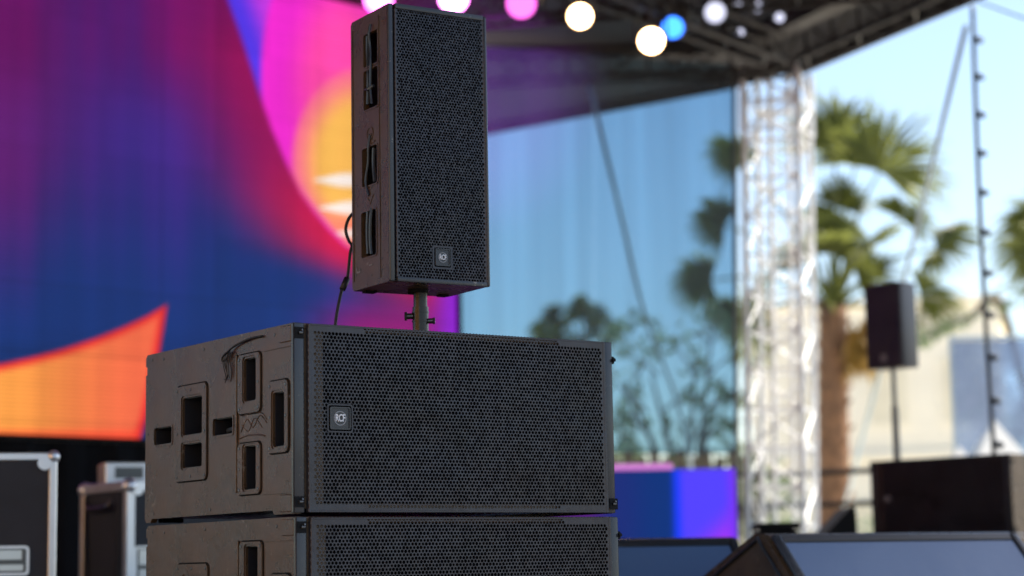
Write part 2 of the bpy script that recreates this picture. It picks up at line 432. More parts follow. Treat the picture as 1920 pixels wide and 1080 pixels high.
    def solid(x, z):
        if bx0 - .006 < x < bx1 + .006 and bz0 - .005 < z < bz1 + .006: return 2
        if x < .022 or x > 1.112: return 1
        if z > .5435 and not (.195 < x < .935): return 1
        if z < .0255 and not (.200 < x < .930): return 1
        if z > .5585: return 1 if (z > .566 or rs2.random() < .0) else 0
        if z < .012: return 1
        return 0
    rs2 = random.Random(5)
    perforated(p.bm, .006, 1.121, .0100, .564, .0125, .0050, .0012, solid, Y, jit=.0004)
    gr = p.done('grille', 'grille', root, off, recalc=False)
    p = B(); y0, y1 = Y - .0012, .004
    p.box((.0015, y0, .003), (.0105, y1, H_ - .003), .0012); p.box((1.1165, y0, .003), (1.1265, y1, H_ - .003), .0012)
    p.box((.0108, y0 + .0004, .003), (1.1162, y1, .0095), .001); p.box((.0108, y0 + .0004, H_ - .0085), (1.1162, y1, H_ - .003), .001)
    p.plate(rr(bx0 - .009, bz0 - .009, bx1 + .009, bz1 + .009, .008), [rr(bx0 - .0045, bz0 - .0045, bx1 + .0045, bz1 + .0045, .006)], .0012, front_m(Y - .0002))
    p.done('grille_frame', 'grille', gr)
    p = B(); p.box((.0025, .002, .004), (1.1255, .0095, H_ - .004)); p.done('foam_lining', 'foam', gr)
    badge(root, bx0, bz0, bx1, bz1, Y + .004).location = off
    return root

YAW = .61471875
def place_sub(o, x, y, z, yaw):      # x,y of the grille's lower left corner
    c, s = math.cos(yaw), math.sin(yaw)
    o.location = (x - c * PX + s * PY, y - s * PX - c * PY, z); o.rotation_euler = (0, 0, yaw)
sub = make_sub()
G = 'identical subwoofers stacked in pairs on the stage'
place_sub(sub, -.62329, 5.94923, .5796, YAW)
tag(sub, 'large black subwoofer on top of the near stack, directly under the upright speaker', 'subwoofer', G)
s2 = copy_tree(sub); place_sub(s2, -.617, 5.945, 0, YAW)
tag(s2, 'large black subwoofer at the bottom of the near stack, cut off by the picture edge', 'subwoofer', G)
YR = R(-46)
RSX, RSY = 2.69, 14.93
s3 = copy_tree(sub); place_sub(s3, RSX, RSY, .5796, YR)
tag(s3, 'blurred dark subwoofer on top of the far right stack, carrying the pole speaker', 'subwoofer', G)
s4 = copy_tree(sub); place_sub(s4, RSX, RSY, 0, YR)
tag(s4, 'lower subwoofer of the far right stack, mostly hidden behind the floor monitor', 'subwoofer', G)

# loose cord snagged on the near upper sub's side
def subpt(a, c, out=.05, x=-.623, y=5.949, z=.5796):
    u = Vector((math.cos(YAW), math.sin(YAW), 0)); v = Vector((-math.sin(YAW), math.cos(YAW), 0))
    return Vector((x, y, z)) - u * out + v * a + Vector((0, 0, c))
p = B()
p.tube([subpt(.19, .548, .045), subpt(.26, .548, .047), subpt(.34, .54, .048), subpt(.40, .525, .05), subpt(.42, .50, .05), subpt(.45, .495, .05), subpt(.44, .51, .052), subpt(.40, .52, .055)], .0035, 6)
for k in range(6):
    a = .385 + .010 * k
    p.tube([subpt(a, .52, .048), subpt(a + .004, .49, .054), subpt(a + .012 * math.sin(k), .455 - .008 * (k % 3), .05), subpt(a + .01, .425 + .012 * (k % 4), .048)], .0016, 5)
tag(p.done('cord', 'rubber'), 'thin dark frayed cord snagged on the side of the upper near subwoofer', 'cord')

# ------------------------------------------------------------------ the upright speaker
def make_speaker():
    root = thing('loudspeaker', 'black upright full-range loudspeaker with perforated front on a short pole above the near stack', 'loudspeaker', (-.3925, 6.2955, 1.3226), .5425)
    W, D, H = .362, .262, .9124
    SL = [(.064, .735, .166, .845), (.064, .590, .166, .722), (.073, .335, .181, .462), (.084, .100, .190, .250)]
    p = B(); p.plate([(0, 0), (D - .01, 0), (D, .01), (D, H - .01), (D - .01, H), (0, H)], [rr(*q, .008) for q in SL], .018, side_m(.018))
    sp = p.done('side_panel', 'paint', root)
    p = B()
    for q in SL: p.plate(rr(q[0] - .005, q[1] - .005, q[2] + .005, q[3] + .005, .012), [rr(*q, .008)], .002, side_m(-.0003))
    # raised ring ornament and screws
    n = 28
    circ = lambda cx, cz, q: [(cx + q * math.cos(2 * math.pi * k / n), cz + q * math.sin(2 * math.pi * k / n)) for k in range(n)]
    p.plate(circ(.125, .505, .024), [circ(.125, .505, .020)], .002, side_m(-.0003))
    p.plate(circ(.125, .495, .013), [circ(.125, .495, .010)], .002, side_m(-.0003))
    p.plate(rr(.088, .472, .165, .480, .003), [], .002, side_m(-.0003))
    p.plate([(.10, .300), (.155, .300), (.128, .270)], [[(.112, .296), (.128, .278), (.144, .296)]], .002, side_m(-.0003))
    p.box((-.003, .246, .03), (-.0003, .250, .88)); p.box((-.0025, .055, .02), (-.0003, .057, .89))
    p.done('opening_rim', 'paint', sp)
    p = B()
    for a, c in ((.035, .87), (.215, .87), (.225, .79), (.03, .70), (.22, .66), (.04, .56), (.21, .55), (.23, .44), (.035, .40), (.04, .28), (.22, .28), (.045, .08), (.045, .045), (.23, .05), (.12, .035), (.2, .065)):
        p.cyl((-.0002, a, c), (-.0022, a, c), .0038, .0028, 8)
    p.done('screw', 'darksteel', sp)
    p = B(); p.box((-.0022, .20, .055), (-.0003, .222, .060)); p.box((-.0022, .112, .068), (-.0003, .135, .072)); p.box((-.0022, .222, .055), (-.0003, .226, .075)); p.done('scuff', 'badge_ring', sp)
    # straps hanging inside the openings
    p = B()
    p.tube([(-.006, .105, .87), (-.010, .108, .84), (-.004, .112, .80), (-.006, .106, .74), (-.005, .11, .66), (-.006, .10, .60)], .0042, 6)
    p.tube([(.004, .145, .84), (.006, .150, .78), (.004, .142, .70), (.006, .15, .61)], .006, 6)
    p.tube([(-.003, .09, .66), (-.005, .12, .655), (-.003, .15, .66)], .006, 6)
    p.tube([(-.004, .12, .50), (-.007, .125, .46), (-.003, .135, .41), (-.005, .15, .35), (-.004, .13, .30)], .0038, 6)
    p.tube([(.004, .105, .455), (.006, .112, .40), (.004, .10, .34)], .0065, 6)
    p.tube([(-.001, .115, .255), (-.004, .118, .22), (-.002, .125, .15), (.0, .12, .105)], .0055, 6)
    p.tube([(.004, .15, .25), (.004, .155, .18), (.004, .15, .11)], .007, 6)
    p.done('strap_loop', 'rail', sp, smooth=True)
    # cabinet shell
    p = B()
    p.box((.0005, .001, H - .016), (W, D - .001, H - .0003), .004); p.box((.0005, .001, .0003), (W, D - .001, .016), .004)
    p.box((.075, .01, .017), (W - .001, D - .002, H - .017)); p.box((W - .02, .001, .002), (W + .0005, D - .03, H - .002), .003)
    p.box((.0185, D - .012, .017), (.074, D - .002, H - .017)); p.box((.0185, .001, .017), (.074, .02, H - .017))
    p.done('cabinet', 'paint', root)
    # front surround
    p = B()
    p.box((-.002, -.013, -.001), (.018, -.0005, H + .001), .006, seg=3)
    p.box((W - .0082, -.020, .0), (W + .003, .004, H), .006, seg=3)
    p.done('front_surround', 'rail', root, smooth=True)
    p = B()
    p.box((.0215, -.020, H - .0155), (W - .009, -.0005, H + .002), .003, seg=2); p.box((.0215, -.020, -.001), (W - .009, -.0005, .0145), .003, seg=2)
    p.done('end_trim', 'rail', root, smooth=True)
    p = B(); Y = -.017; bx0, bz0, bx1, bz1 = .160, .058, .214, .114
    def solid(x, z):
        if bx0 - .004 < x < bx1 + .004 and bz0 - .004 < z < bz1 + .004: return 2
        if x < .029 or x > W - .013: return 1
        return 0
    perforated(p.bm, .0245, W - .010, .018, H - .019, .0105, .0043, .0012, solid, Y, jit=.0009, rs=random.Random(8))
    gr = p.done('grille', 'grille', root, recalc=False)
    p = B(); p.box((.0205, Y - .001, .0147), (.0262, .0, H - .0157), .001); p.box((W - .0125, Y - .001, .0147), (W - .0085, .0, H - .0157), .001)
    p.plate(rr(bx0 - .010, bz0 - .010, bx1 + .010, bz1 + .010, .006), [rr(bx0 - .004, bz0 - .004, bx1 + .004, bz1 + .004, .005)], .001, front_m(Y - .0002))
    p.done('grille_frame', 'grille', gr)
    p = B(); p.box((.022, -.0002, .016), (W - .010, .0008, H - .017)); p.done('foam_lining', 'foam', gr)
    badge(root, bx0, bz0, bx1, bz1, Y + .003)
    # underside: pole cup
    p = B(); p.cyl((.18, .14, -.012), (.18, .14, .002), .034, seg=20); p.box((.03, .22, -.006), (.07, .25, .0)); p.box((.30, .2, -.006), (.33, .23, .0)); p.done('pole_cup', 'black', root, smooth=True)
    return root
spk = make_speaker()
PC = Vector((-.303, 6.506, 0))
pr = thing('speaker_pole', 'short dark steel pole with clamp collar joining upright speaker to near stack', 'speaker pole', (PC.x, PC.y, 1.1496))
p = B(); p.cyl((0, 0, 0), (0, 0, .165), .0225, seg=24); p.done('pole_tube', 'pole', pr, smooth=True)
p = B(); p.cyl((0, 0, .028), (0, 0, .115), .0262, seg=24)
for z in (.03, .065, .095): p.cyl((0, 0, z), (0, 0, z + .005), .0285, seg=24)
p.done('collar', 'pole', pr, smooth=True)
p = B(); p.cyl((-.045, -.004, .085), (-.024, -.004, .085), .010, seg=12); p.cyl((-.052, -.004, .085), (-.044, -.004, .085), .0145, seg=8); p.done('clamp_knob', 'darksteel', pr, smooth=True)
p = B(); p.cyl((.024, -.006, .068), (.042, -.006, .068), .009, seg=12); p.cyl((.041, -.006, .068), (.048, -.006, .068), .011, seg=8); p.done('clamp_knob', 'darksteel', pr, smooth=True)
# cable behind the upright speaker
p = B()
p.tube([(-.50, 6.62, 1.63), (-.545, 6.66, 1.60), (-.562, 6.68, 1.56), (-.552, 6.68, 1.52), (-.54, 6.66, 1.50), (-.545, 6.65, 1.47), (-.555, 6.64, 1.38), (-.572, 6.62, 1.34), (-.59, 6.60, 1.24), (-.595, 6.59, 1.155)], .0055, 8)
p.tube([(-.555, 6.642, 1.385), (-.570, 6.625, 1.345)], .011, 8, False)
tag(p.done('speaker_cable', 'rubber'), 'black cable looping from behind the upright speaker down to the stack', 'cable')
p = B()
p.tube([(-1.05, 6.95, .80), (-1.12, 6.98, .84), (-1.21, 7.0, .82), (-1.235, 7.0, .75), (-1.22, 7.0, .70), (-1.19, 6.99, .72), (-1.12, 6.95, .70)], .009, 8)
p.tube([(-1.27, 7.02, .62), (-1.245, 7.0, .70), (-1.20, 6.98, .78), (-1.12, 6.96, .80)], .006, 8)
p.box((-1.22, 6.96, .745), (-1.13, 7.0, .775), .006)
tag(p.done('power_cable', 'rubber'), 'black cable with plug bulging out behind the near stack, above flight cases', 'cable')

# ------------------------------------------------------------------ floor monitors
def make_wedge(W=1.25, H=.526):
    root = thing('floor_monitor', 'x', 'floor monitor')
    prof = [(-.40, .03), (-.40, .09), (-.035, H - .015), (-.01, H), (.06, H), (.52, .30), (.60, .20), (.60, .03)]
    def prism(bb, pr_, x0, x1):
        a = [bb.bm.verts.new((x0, q[0], q[1])) for q in pr_]; c = [bb.bm.verts.new((x1, q[0], q[1])) for q in pr_]
        bb.bm.faces.new(a[::-1]); bb.bm.faces.new(c)
        for i in range(len(pr_)): bb.bm.faces.new((a[i], a[(i + 1) % len(pr_)], c[(i + 1) % len(pr_)], c[i]))
    p = B(); prism(p, prof, -W / 2, W / 2)
    bmesh.ops.bevel(p.bm, geom=[e for e in p.bm.edges], offset=.008, segments=2, affect='EDGES')
    body = p.done('body', 'paint', root, smooth=True)
    p = B()
    for x in (-W / 2 + .1, W / 2 - .1):
        for y in (-.3, .5): p.box((x - .04, y - .04, 0), (x + .04, y + .04, .032), .003)
    p.done('rubber_foot', 'rubber', body)
    # grille sheet lying on the sloping face
    d = Vector((0, -.365, -(H - .105))).normalized(); L = Vector((.365, H - .105)).length
    m = Matrix.Translation((0, -.040, H - .018)) @ Matrix(((1, 0, 0, 0), (0, d.y, d.z, 0), (0, d.z, -d.y, 0), (0, 0, 0, 1)))
    p = B(); p.box((-W / 2 + .05, .03, -.012 + .002), (W / 2 - .05, L - .02, .008), .004, m=m)
    g = p.done('grille', 'wedgegr', root)
    p = B()
    p.box((-W / 2 + .008, -.004, -.004), (-W / 2 + .048, L, .016), .008, m=m, seg=2); p.box((W / 2 - .048, -.004, -.004), (W / 2 - .008, L, .016), .008, m=m, seg=2)
    p.done('side_rail', 'rail', root, smooth=True)
    p = B(); p.box((-W / 2 + .049, -.008, -.004), (W / 2 - .049, .028, .012), .004, m=m); p.done('top_trim', 'badge', root)
    p = B(); p.plate(rr(W / 2 - .20, L - .30, W / 2 - .11, L - .22, .01), [rr(W / 2 - .192, L - .292, W / 2 - .118, L - .228, .008)], .003, m @ Matrix.Translation((0, 0, .0082))); p.done('badge', 'black', root)
    p = B()      # handle cut on the visible side
    p.plate(rr(.02, .20, .26, .29, .03), [rr(.035, .212, .245, .278, .024)], .006, side_m(-W / 2 - .001)); p.plate(rr(.036, .213, .244, .277, .024), [], .0015, side_m(-W / 2 - .001))
    p.done('side_handle', 'black', root)
    p = B(); p.tube([(-W / 2 - .004, -.30, .12), (-W / 2 - .004, .0, H - .05), (-W / 2 - .004, .06, H - .04), (-W / 2 - .004, .46, .28)], .008, 6); p.done('side_groove', 'rail', root)
    return root
GW = 'low wedge monitors along the right of the stage'
def place_wedge(o, x, y, yaw, W=1.25):        # x,y of upper left front corner
    o.location = (x + math.cos(yaw) * W / 2, y + math.sin(yaw) * W / 2, 0); o.rotation_euler = (0, 0, yaw)
wd = make_wedge(); place_wedge(wd, .98, 8.0, R(33), 1.40); wd.scale = (1.12, 1, 1)
tag(wd, 'big angled floor monitor in the lower right corner, blue-grey grille and brown side', 'floor monitor', GW)
w2 = copy_tree(wd); w2.scale = (1, 1, 1); w2.location = (.36, 8.72, 0); w2.rotation_euler = (0, 0, R(14))
tag(w2, 'darker floor monitor between the near stack and the bigger wedge monitor', 'floor monitor', GW)
w3 = thing('floor_monitor', 'small black triangular monitor peeking up left of the far right stack', 'floor monitor', (2.27, 13.4, 0))
p = B(); prof = [(0, .03), (0, .77), (-.03, .77), (-.60, .20), (-.60, .03)]
va = [p.bm.verts.new((x, 0, z)) for x, z in prof]; vb = [p.bm.verts.new((x, .55, z)) for x, z in prof]
p.bm.faces.new(va); p.bm.faces.new(vb[::-1])
for i in range(5): p.bm.faces.new((va[i], vb[i], vb[(i + 1) % 5], va[(i + 1) % 5]))
p.done('body', 'black', w3)
p = B(); p.box((.001, .03, .06), (.012, .52, .74), .004); p.done('grille', 'foam', w3)
p = B()
for x in (-.55, -.05):
    for y in (.05, .5): p.box((x - .03, y - .03, 0), (x + .03, y + .03, .029))
p.done('rubber_foot', 'rubber', w3)
cs = thing('equipment_box', 'flat black box just showing behind the wedge monitor, below the tower', 'box', (1.55, 12.0, 0))
p = B(); p.box((-.11, -.2, .02), (.11, .2, .60), .01); p.done('body', 'black', cs)
p = B(); p.box((-.12, -.21, .605), (.12, .21, .645), .008); p.done('lid', 'black', cs)

# ------------------------------------------------------------------ flight cases
def flight_case(name, label, W, D, H, loc, rz, latch_at, ed=.034):
    root = thing(name, label, 'flight case', loc, rz)
    p = B(); p.box((ed * .3, ed * .3, .12), (W - ed * .3, D - ed * .3, H - ed * .3)); bo = p.done('panel', 'case', root)
    p = B(); e = ed
    for x in (0, W - e):
        for y in (0, D - e): p.box((x, y, .13), (x + e, y + e, H - e - .001), .005)
    for y in (0, D - e):
        for z in (.10, H - e): p.box((e + .001, y, z), (W - e - .001, y + e, z + e), .005)
    for x in (0, W - e):
        for z in (.10, H - e): p.box((x, e + .001, z), (x + e, D - e - .001, z + e), .005)
    p.done('edge_profile', 'alu', root)
    for x in (e / 2, W - e / 2):
        for y in (e / 2, D - e / 2):
            q = B(); q.sph((x, y, H - e * .55), e * .85, 2)
            sx = 1 if x < W / 2 else -1
            q.cyl((x + sx * .035, y - (e * .5 if y < D / 2 else -e * .5), H - .045), (x + sx * .035, y - (e * .62 if y < D / 2 else -e * .62), H - .045), .03, seg=16)
            q.done('ball_corner', 'alu', root, smooth=True)
            q = B(); q.cyl((x - .02, y, .05), (x + .02, y, .05), .05, seg=16); q.box((x - .04, y - .04, .09), (x + .04, y + .04, .105)); q.done('caster', 'black', root)
    for (lx, lz, lw, lh) in latch_at:
        q = B(); t = .012
        q.plate(rr(lx - lw / 2, lz - lh / 2, lx + lw / 2, lz + lh / 2, .018), [rr(lx - lw / 2 + t, lz - lh / 2 + t, lx + lw / 2 - t, lz + lh / 2 - t, .01)], .012, front_m(ed * .3 + .004))
        la = q.done('butterfly_latch', 'alu', root)
        q = B(); q.box((lx - lw / 2 + t, ed * .3 - .001, lz - lh / 2 + t), (lx + lw / 2 - t, ed * .3 + .0005 - .003, lz + lh / 2 - t)); q.done('dish', 'darksteel', la)
        q = B(); q.box((lx - lw / 2 + t * 1.6, .002, lz + .002), (lx + lw / 2 - t * 2.5, .008, lz + lh / 2 - t * 1.3), .003); q.box((lx - lw / 2 + t * 1.6, .002, lz - lh / 2 + t * 1.5), (lx + lw / 2 - t * 2, .007, lz - .014), .003); q.done('latch_wing', 'steel', la)
    return root
flight_case('flight_case', 'large charcoal flight case with silver edging and latch in the lower left corner', 1.25, .7, .93, (-3.163, 8.198, 0), R(14), [(1.02, .475, .24, .125), (.2, .475, .24, .125)])
fc = flight_case('flight_case', 'smaller dark flight case tucked between the big case and the near stack', .85, .6, .88, (-1.965, 10.1, 0), R(35), [(.13, .45, .16, .2)], .05)
p = B()
for z in (.78, .18):
    p.tube([(-.012, .16, z), (-.03, .2, z - .03), (-.03, .42, z - .03), (-.012, .46, z)], .014, 6)
p.box((-.006, .07, .14), (-.0005, .10, .82)); p.box((-.006, .50, .14), (-.0005, .53, .82))
p.done('end_handle', 'darksteel', fc)
sbx = thing('rack_unit', 'pale grey metal rack unit lying on top of the smaller flight case', 'rack unit', (-2.16, 10.52, .882), R(20))
p = B(); p.box((0, 0, 0), (.55, .28, .115), .006); p.done('housing', 'alu', sbx)
p = B(); p.box((.26, -.004, .02), (.36, -.0005, .07)); p.box((.05, -.004, .03), (.2, -.0005, .09)); p.done('front_socket', 'darksteel', sbx)

# ------------------------------------------------------------------ LED wall
UL = Vector((.72167, .69223, 0)); OL = Vector((-.491, 17.0, 0)); NL = Vector((.69223, -.72167, 0))
HM = [200.145, 4.04406, 861.705, 40.6163, -215.827, 1157.82, 0.0408579, 0.00828293]   # wall metres -> artwork units
def smooth(a, b, x):
    t = max(0, min(1, (x - a) / (b - a))); return t * t * (3 - 2 * t)
def mixc(a, b, t): return tuple(a[i] + (b[i] - a[i]) * t for i in range(3))
def interp(xs, x):
    if x <= xs[0][0]: return xs[0][1]
    for (a, p_), (b_, q_) in zip(xs, xs[1:]):
        if x <= b_:
            t = (x - a) / (b_ - a); return p_ + (q_ - p_) * t
    return xs[-1][1]
BIG = [(-200, 395), (-60, 412), (0, 426), (60, 448), (120, 468), (180, 487), (240, 508), (300, 533), (360, 562), (400, 590), (430, 615), (460, 645), (490, 700), (520, 770), (560, 850), (700, 1000)]
ORT = [(-1500, 760), (-600, 745), (0, 683), (60, 670), (120, 654), (180, 634), (230, 614), (275, 593), (313, 571), (330, 560)]
ORR = [(560, 314), (572, 313), (620, 306), (700, 292), (780, 276), (825, 262), (900, 240)]
def art(X, Y):
    n1 = math.sin(X * .021 + 1.3) * .5 + math.sin(X * .043) * .3 + math.sin(X * .11 + 2) * .2
    # dark field
    c = mixc((94, 26, 112), (62, 36, 132), smooth(0, 250, X))
    c = mixc(c, (104, 12, 92), smooth(260, 60, Y) * (.55 + .3 * n1))
    c = mixc(c, (20, 52, 122), smooth(230, 600, Y + .10 * (X - 250) - 60 * n1))
    c = mixc(c, (16, 44, 100), smooth(600, 720, Y))
    xb = interp(BIG, Y)
    d = xb - X
    near = smooth(260, 0, d)
    rim = mixc((150, 12, 90), (214, 22, 78), smooth(250, 470, Y))
    rim = mixc(rim, (128, 14, 96), smooth(120, 0, Y))
    c = mixc(c, rim, near ** 1.5)
    c = mixc(c, (150, 22, 122), smooth(520, 620, Y) * smooth(520, 700, X))
    c = mixc(c, (148, 32, 214), smooth(790, 850, X) * smooth(500, 560, Y))
    # orange leaf at the lower left
    dy = Y - interp(ORT, X); dx = interp(ORR, Y) - X
    dd = min(dy, dx)
    o = mixc((255, 162, 72), (255, 112, 74), smooth(0, 280, X))
    o = mixc((238, 34, 44), o, smooth(0, 22, dd))
    o = mixc(o, (250, 60, 40), smooth(796, 822, Y) * .7)
    c = mixc(c, o, smooth(-4, 4, dd))
    # bright petal at the upper right
    e = -d
    if Y < 520:
        q = mixc((88, 58, 245), (205, 60, 238), smooth(14, 70, e))
        if Y > 330: q = mixc((200, 40, 230), q, smooth(450, 330, Y))
        r1 = math.hypot((X - 640) / 148, (Y - 150) / 300)
        q = mixc(q, (250, 42, 215), smooth(1.06, .98, r1) * (Y < 470))
        q = mixc(q, (255, 72, 170), smooth(.8, .3, r1))
        r2 = math.hypot((X - 680) / 134, (Y - 305) / 178)
        o2 = mixc((255, 110, 150), (255, 190, 90), smooth(1, .55, r2))
        o2 = mixc(o2, (255, 140, 110), smooth(370, 430, Y))
        q = mixc(q, o2, smooth(1.05, .93, r2))
        for yc, x0, h in ((338, 588, 17), (390, 598, 17), (438, 628, 16)):
            tt = smooth(x0, x0 + 60, X); q = mixc(q, (255, 240, 232), smooth(1, .5, abs(Y - yc) / (h * (.25 + .75 * tt))) * smooth(x0 - 6, x0 + 10, X))
        q = mixc(q, (250, 60, 200), smooth(16, 2, e) * smooth(300, 420, Y))
        c = mixc(c, q, smooth(-5, 7, e) * smooth(520, 480, Y))
    k = .96 + .05 * n1
    return tuple(max(0, min(255, v * k)) for v in c)
def make_led():
    S0, S1, Z0, Z1 = -9.6, .015, 1.405, 5.11
    root = thing('video_wall', 'huge glowing video wall with purple field, orange leaf and pink petal artwork', 'video wall', OL, math.atan2(UL.y, UL.x))
    nx, nz = 560, 230
    me = bpy.data.meshes.new('screen')
    vs = []; cols = []
    rs = random.Random(2); streak = [rs.uniform(-1, 1) for _ in range(nx + 1)]
    hl = [rs.uniform(-1, 1) for _ in range(nz + 1)]; pan = [rs.uniform(-1, 1) for _ in range(97)]
    for i in range(nx):
        streak[i] = .5 * streak[i] + .5 * streak[i - 1]
    for j in range(nz + 1):
        z = Z0 + (Z1 - Z0) * j / nz
        for i in range(nx + 1):
            t = i / nx; s = S0 + (S1 - S0) * (1 - (1 - t) ** 1.35)
            vs.append((s, 0, z))
            wq = HM[6] * s + HM[7] * z + 1
            X = (HM[0] * s + HM[1] * z + HM[2]) / wq; Y = (HM[3] * s + HM[4] * z + HM[5]) / wq
            c = lin(art(X, Y)); g = (1 + .07 * streak[i] + .035 * hl[j]) * (1 + .07 * pan[(int((s + 20) / .5) * 7 + int(z / .5) * 13) % 97]) * (.80 if ((s + 20) % .5) < .012 or (z % .5) < .012 else 1)
            cols += [c[0] * g, c[1] * g, c[2] * g, 1]
    fs = [(j * (nx + 1) + i, j * (nx + 1) + i + 1, (j + 1) * (nx + 1) + i + 1, (j + 1) * (nx + 1) + i) for j in range(nz) for i in range(nx)]
    me.from_pydata(vs, [], fs)
    at = me.color_attributes.new('picture', 'FLOAT_COLOR', 'POINT'); at.data.foreach_set('color', cols)
    m = bpy.data.materials.new('led_picture'); m.use_nodes = True; n = m.node_tree.nodes; l = m.node_tree.links; b_ = n['Principled BSDF']
    b_.inputs['Base Color'].default_value = (.01, .01, .01, 1); b_.inputs['Roughness'].default_value = .7; b_.inputs['Specular IOR Level'].default_value = .2
    a = n.new('ShaderNodeAttribute'); a.attribute_name = 'picture'
    tc = n.new('ShaderNodeTexCoord'); sep = n.new('ShaderNodeSeparateXYZ'); l.new(tc.outputs['Object'], sep.inputs[0])
    # rows of diodes
    mu = n.new('ShaderNodeMath'); mu.operation = 'MULTIPLY'; mu.inputs[1].default_value = 2 * math.pi / .030; l.new(sep.outputs[2], mu.inputs[0])
    si = n.new('ShaderNodeMath'); si.operation = 'SINE'; l.new(mu.outputs[0], si.inputs[0])
    ma = n.new('ShaderNodeMath'); ma.operation = 'MULTIPLY_ADD'; ma.inputs[1].default_value = .25; ma.inputs[2].default_value = 1.0; l.new(si.outputs[0], ma.inputs[0])
    s2_ = n.new('ShaderNodeMath'); s2_.operation = 'MULTIPLY'; s2_.inputs[1].default_value = 2 ** -EXPO; l.new(ma.outputs[0], s2_.inputs[0])
    l.new(a.outputs['Color'], b_.inputs['Emission Color']); l.new(s2_.outputs[0], b_.inputs['Emission Strength'])
    me.materials.append(m)
    o = bpy.data.objects.new('screen', me); COL.objects.link(o); o.parent = root
    p = B(); p.box((S0 - .05, .006, Z0 - .03), (S1 + .012, .16, Z1 + .03)); p.box((S1 + .0005, -.02, Z0 - .03), (S1 + .045, .005, Z1 + .03)); p.done('frame', 'black', root)
    return root
make_led()
p = B()
m = Matrix.Translation(OL) @ Matrix.Rotation(math.atan2(UL.y, UL.x), 4, 'Z')
n = 90; L0, L1 = -9.5, .02
for i in range(n):                         # folded black drape under the wall
    a, c = L0 + (L1 - L0) * i / n, L0 + (L1 - L0) * (i + 1) / n
    ya, yc = .05 + .04 * math.sin(i * 1.7), .05 + .04 * math.sin((i + 1) * 1.7)
    v = [p.bm.verts.new(m @ Vector(q)) for q in ((a, ya, .01), (c, yc, .01), (c, yc, 1.372), (a, ya, 1.372), (a, ya + .02, .01), (c, yc + .02, .01), (c, yc + .02, 1.372), (a, ya + .02, 1.372))]
    p.bm.faces.new(v[:4]); p.bm.faces.new(v[4:][::-1])
tag(p.done('stage_drape', 'drape'), 'folded black drape hanging below the video wall behind the flight cases', 'drape')

# ------------------------------------------------------------------ scrim beside the wall
def panel(bb, a, c, z0, z1, lean=.10):      # thin hanging cloth between two points, its top a little out of plumb
    a, c = Vector((*a, 0)), Vector((*c, 0)); nn = Vector((c.y - a.y, a.x - c.x, 0)).normalized() * .001
    q = [bb.bm.verts.new(v) for v in [p_ + Vector((lean * (z == z1), 0, z)) + k * nn for k in (-1, 1) for p_, z in ((a, z0), (c, z0), (c, z1), (a, z1))]]
    for f in ((0, 1, 2, 3), (7, 6, 5, 4), (0, 4, 5, 1), (1, 5, 6, 2), (2, 6, 7, 3), (3, 7, 4, 0)): bb.bm.faces.new([q[i] for i in f])
SA, SB, SC = (-.60, 17.165), (.69, 17.62), (2.0, 18.06)
sr = thing('scrim', 'tall blue see-through mesh scrim between the video wall and the truss tower', 'scrim', (SA[0], SA[1], 1.39))
def rel(q): return (q[0] - SA[0], q[1] - SA[1])
p = B(); panel(p, rel(SA), rel(SB), 0, 3.62); p.done('mesh_panel', 'scrim', sr)
p = B(); panel(p, rel((SB[0] + .002, SB[1] + .001)), rel(SC), 0, 3.62); p.done('mesh_panel', 'scrim', sr)
p = B(); p.cyl((SC[0] - .03, SC[1], 0), (SC[0] + .105, SC[1], 5.0), .022); tag(p.done('scrim_post', 'darksteel'), 'thin dark post along the right edge of the blue scrim', 'post')

# ------------------------------------------------------------------ truss tower
def truss_run(bb, a, c, w, r, rd, step=None, up_=Vector((0, 0, 1)), rot=0.):
    a, c = Vector(a), Vector(c); d = (c - a); L = d.length; d.normalize()
    s = d.cross(up_) if abs(d.dot(up_)) < .9 else Vector((1, 0, 0)); s.normalize(); t = s.cross(d).normalized()
    cr, sr_ = math.cos(rot), math.sin(rot); s, t = s * cr + t * sr_, t * cr - s * sr_
    cs_ = [(s * i + t * j) * (w / 2) for i, j in ((-1, -1), (1, -1), (1, 1), (-1, 1))]
    for q in cs_: bb.cyl(a + q, c + q, r, seg=10)
    n = max(1, round(L / (step or w)))
    for f in range(4):
        q0, q1 = cs_[f], cs_[(f + 1) % 4]
        for k in range(n):
            u0, u1 = a + d * (L * k / n), a + d * (L * (k + 1) / n)
            if k % 2: bb.cyl(u0 + q0, u1 + q1, rd, seg=6)
            else: bb.cyl(u0 + q1, u1 + q0, rd, seg=6)
            bb.cyl(u0 + q0, u0 + q1, rd, seg=6)
tw = thing('truss_tower', 'bright silver lattice truss tower holding up the roof corner', 'truss tower', (2.385, 18.1, 0)); tw.rotation_euler = (0, .024, 0)
p = B(); truss_run(p, (0, 0, .03), (0, 0, 4.95), .50, .027, .011, .34, rot=R(22)); p.cyl((-.06, .03, .03), (-.06, .03, 4.9), .024); p.cyl((.10, -.05, .03), (.10, -.05, 4.9), .020); p.done('lattice', 'truss', tw, smooth=True)
p = B(); p.box((-.40, -.40, 0), (.40, .40, .03), .004); p.done('base_plate', 'darksteel', tw)
p = B(); truss_run(p, (-.0, 0, 4.35), (0, 0, 4.9), .54, .016, .010, .28, rot=R(22)); p.done('sleeve_block', 'truss', tw)

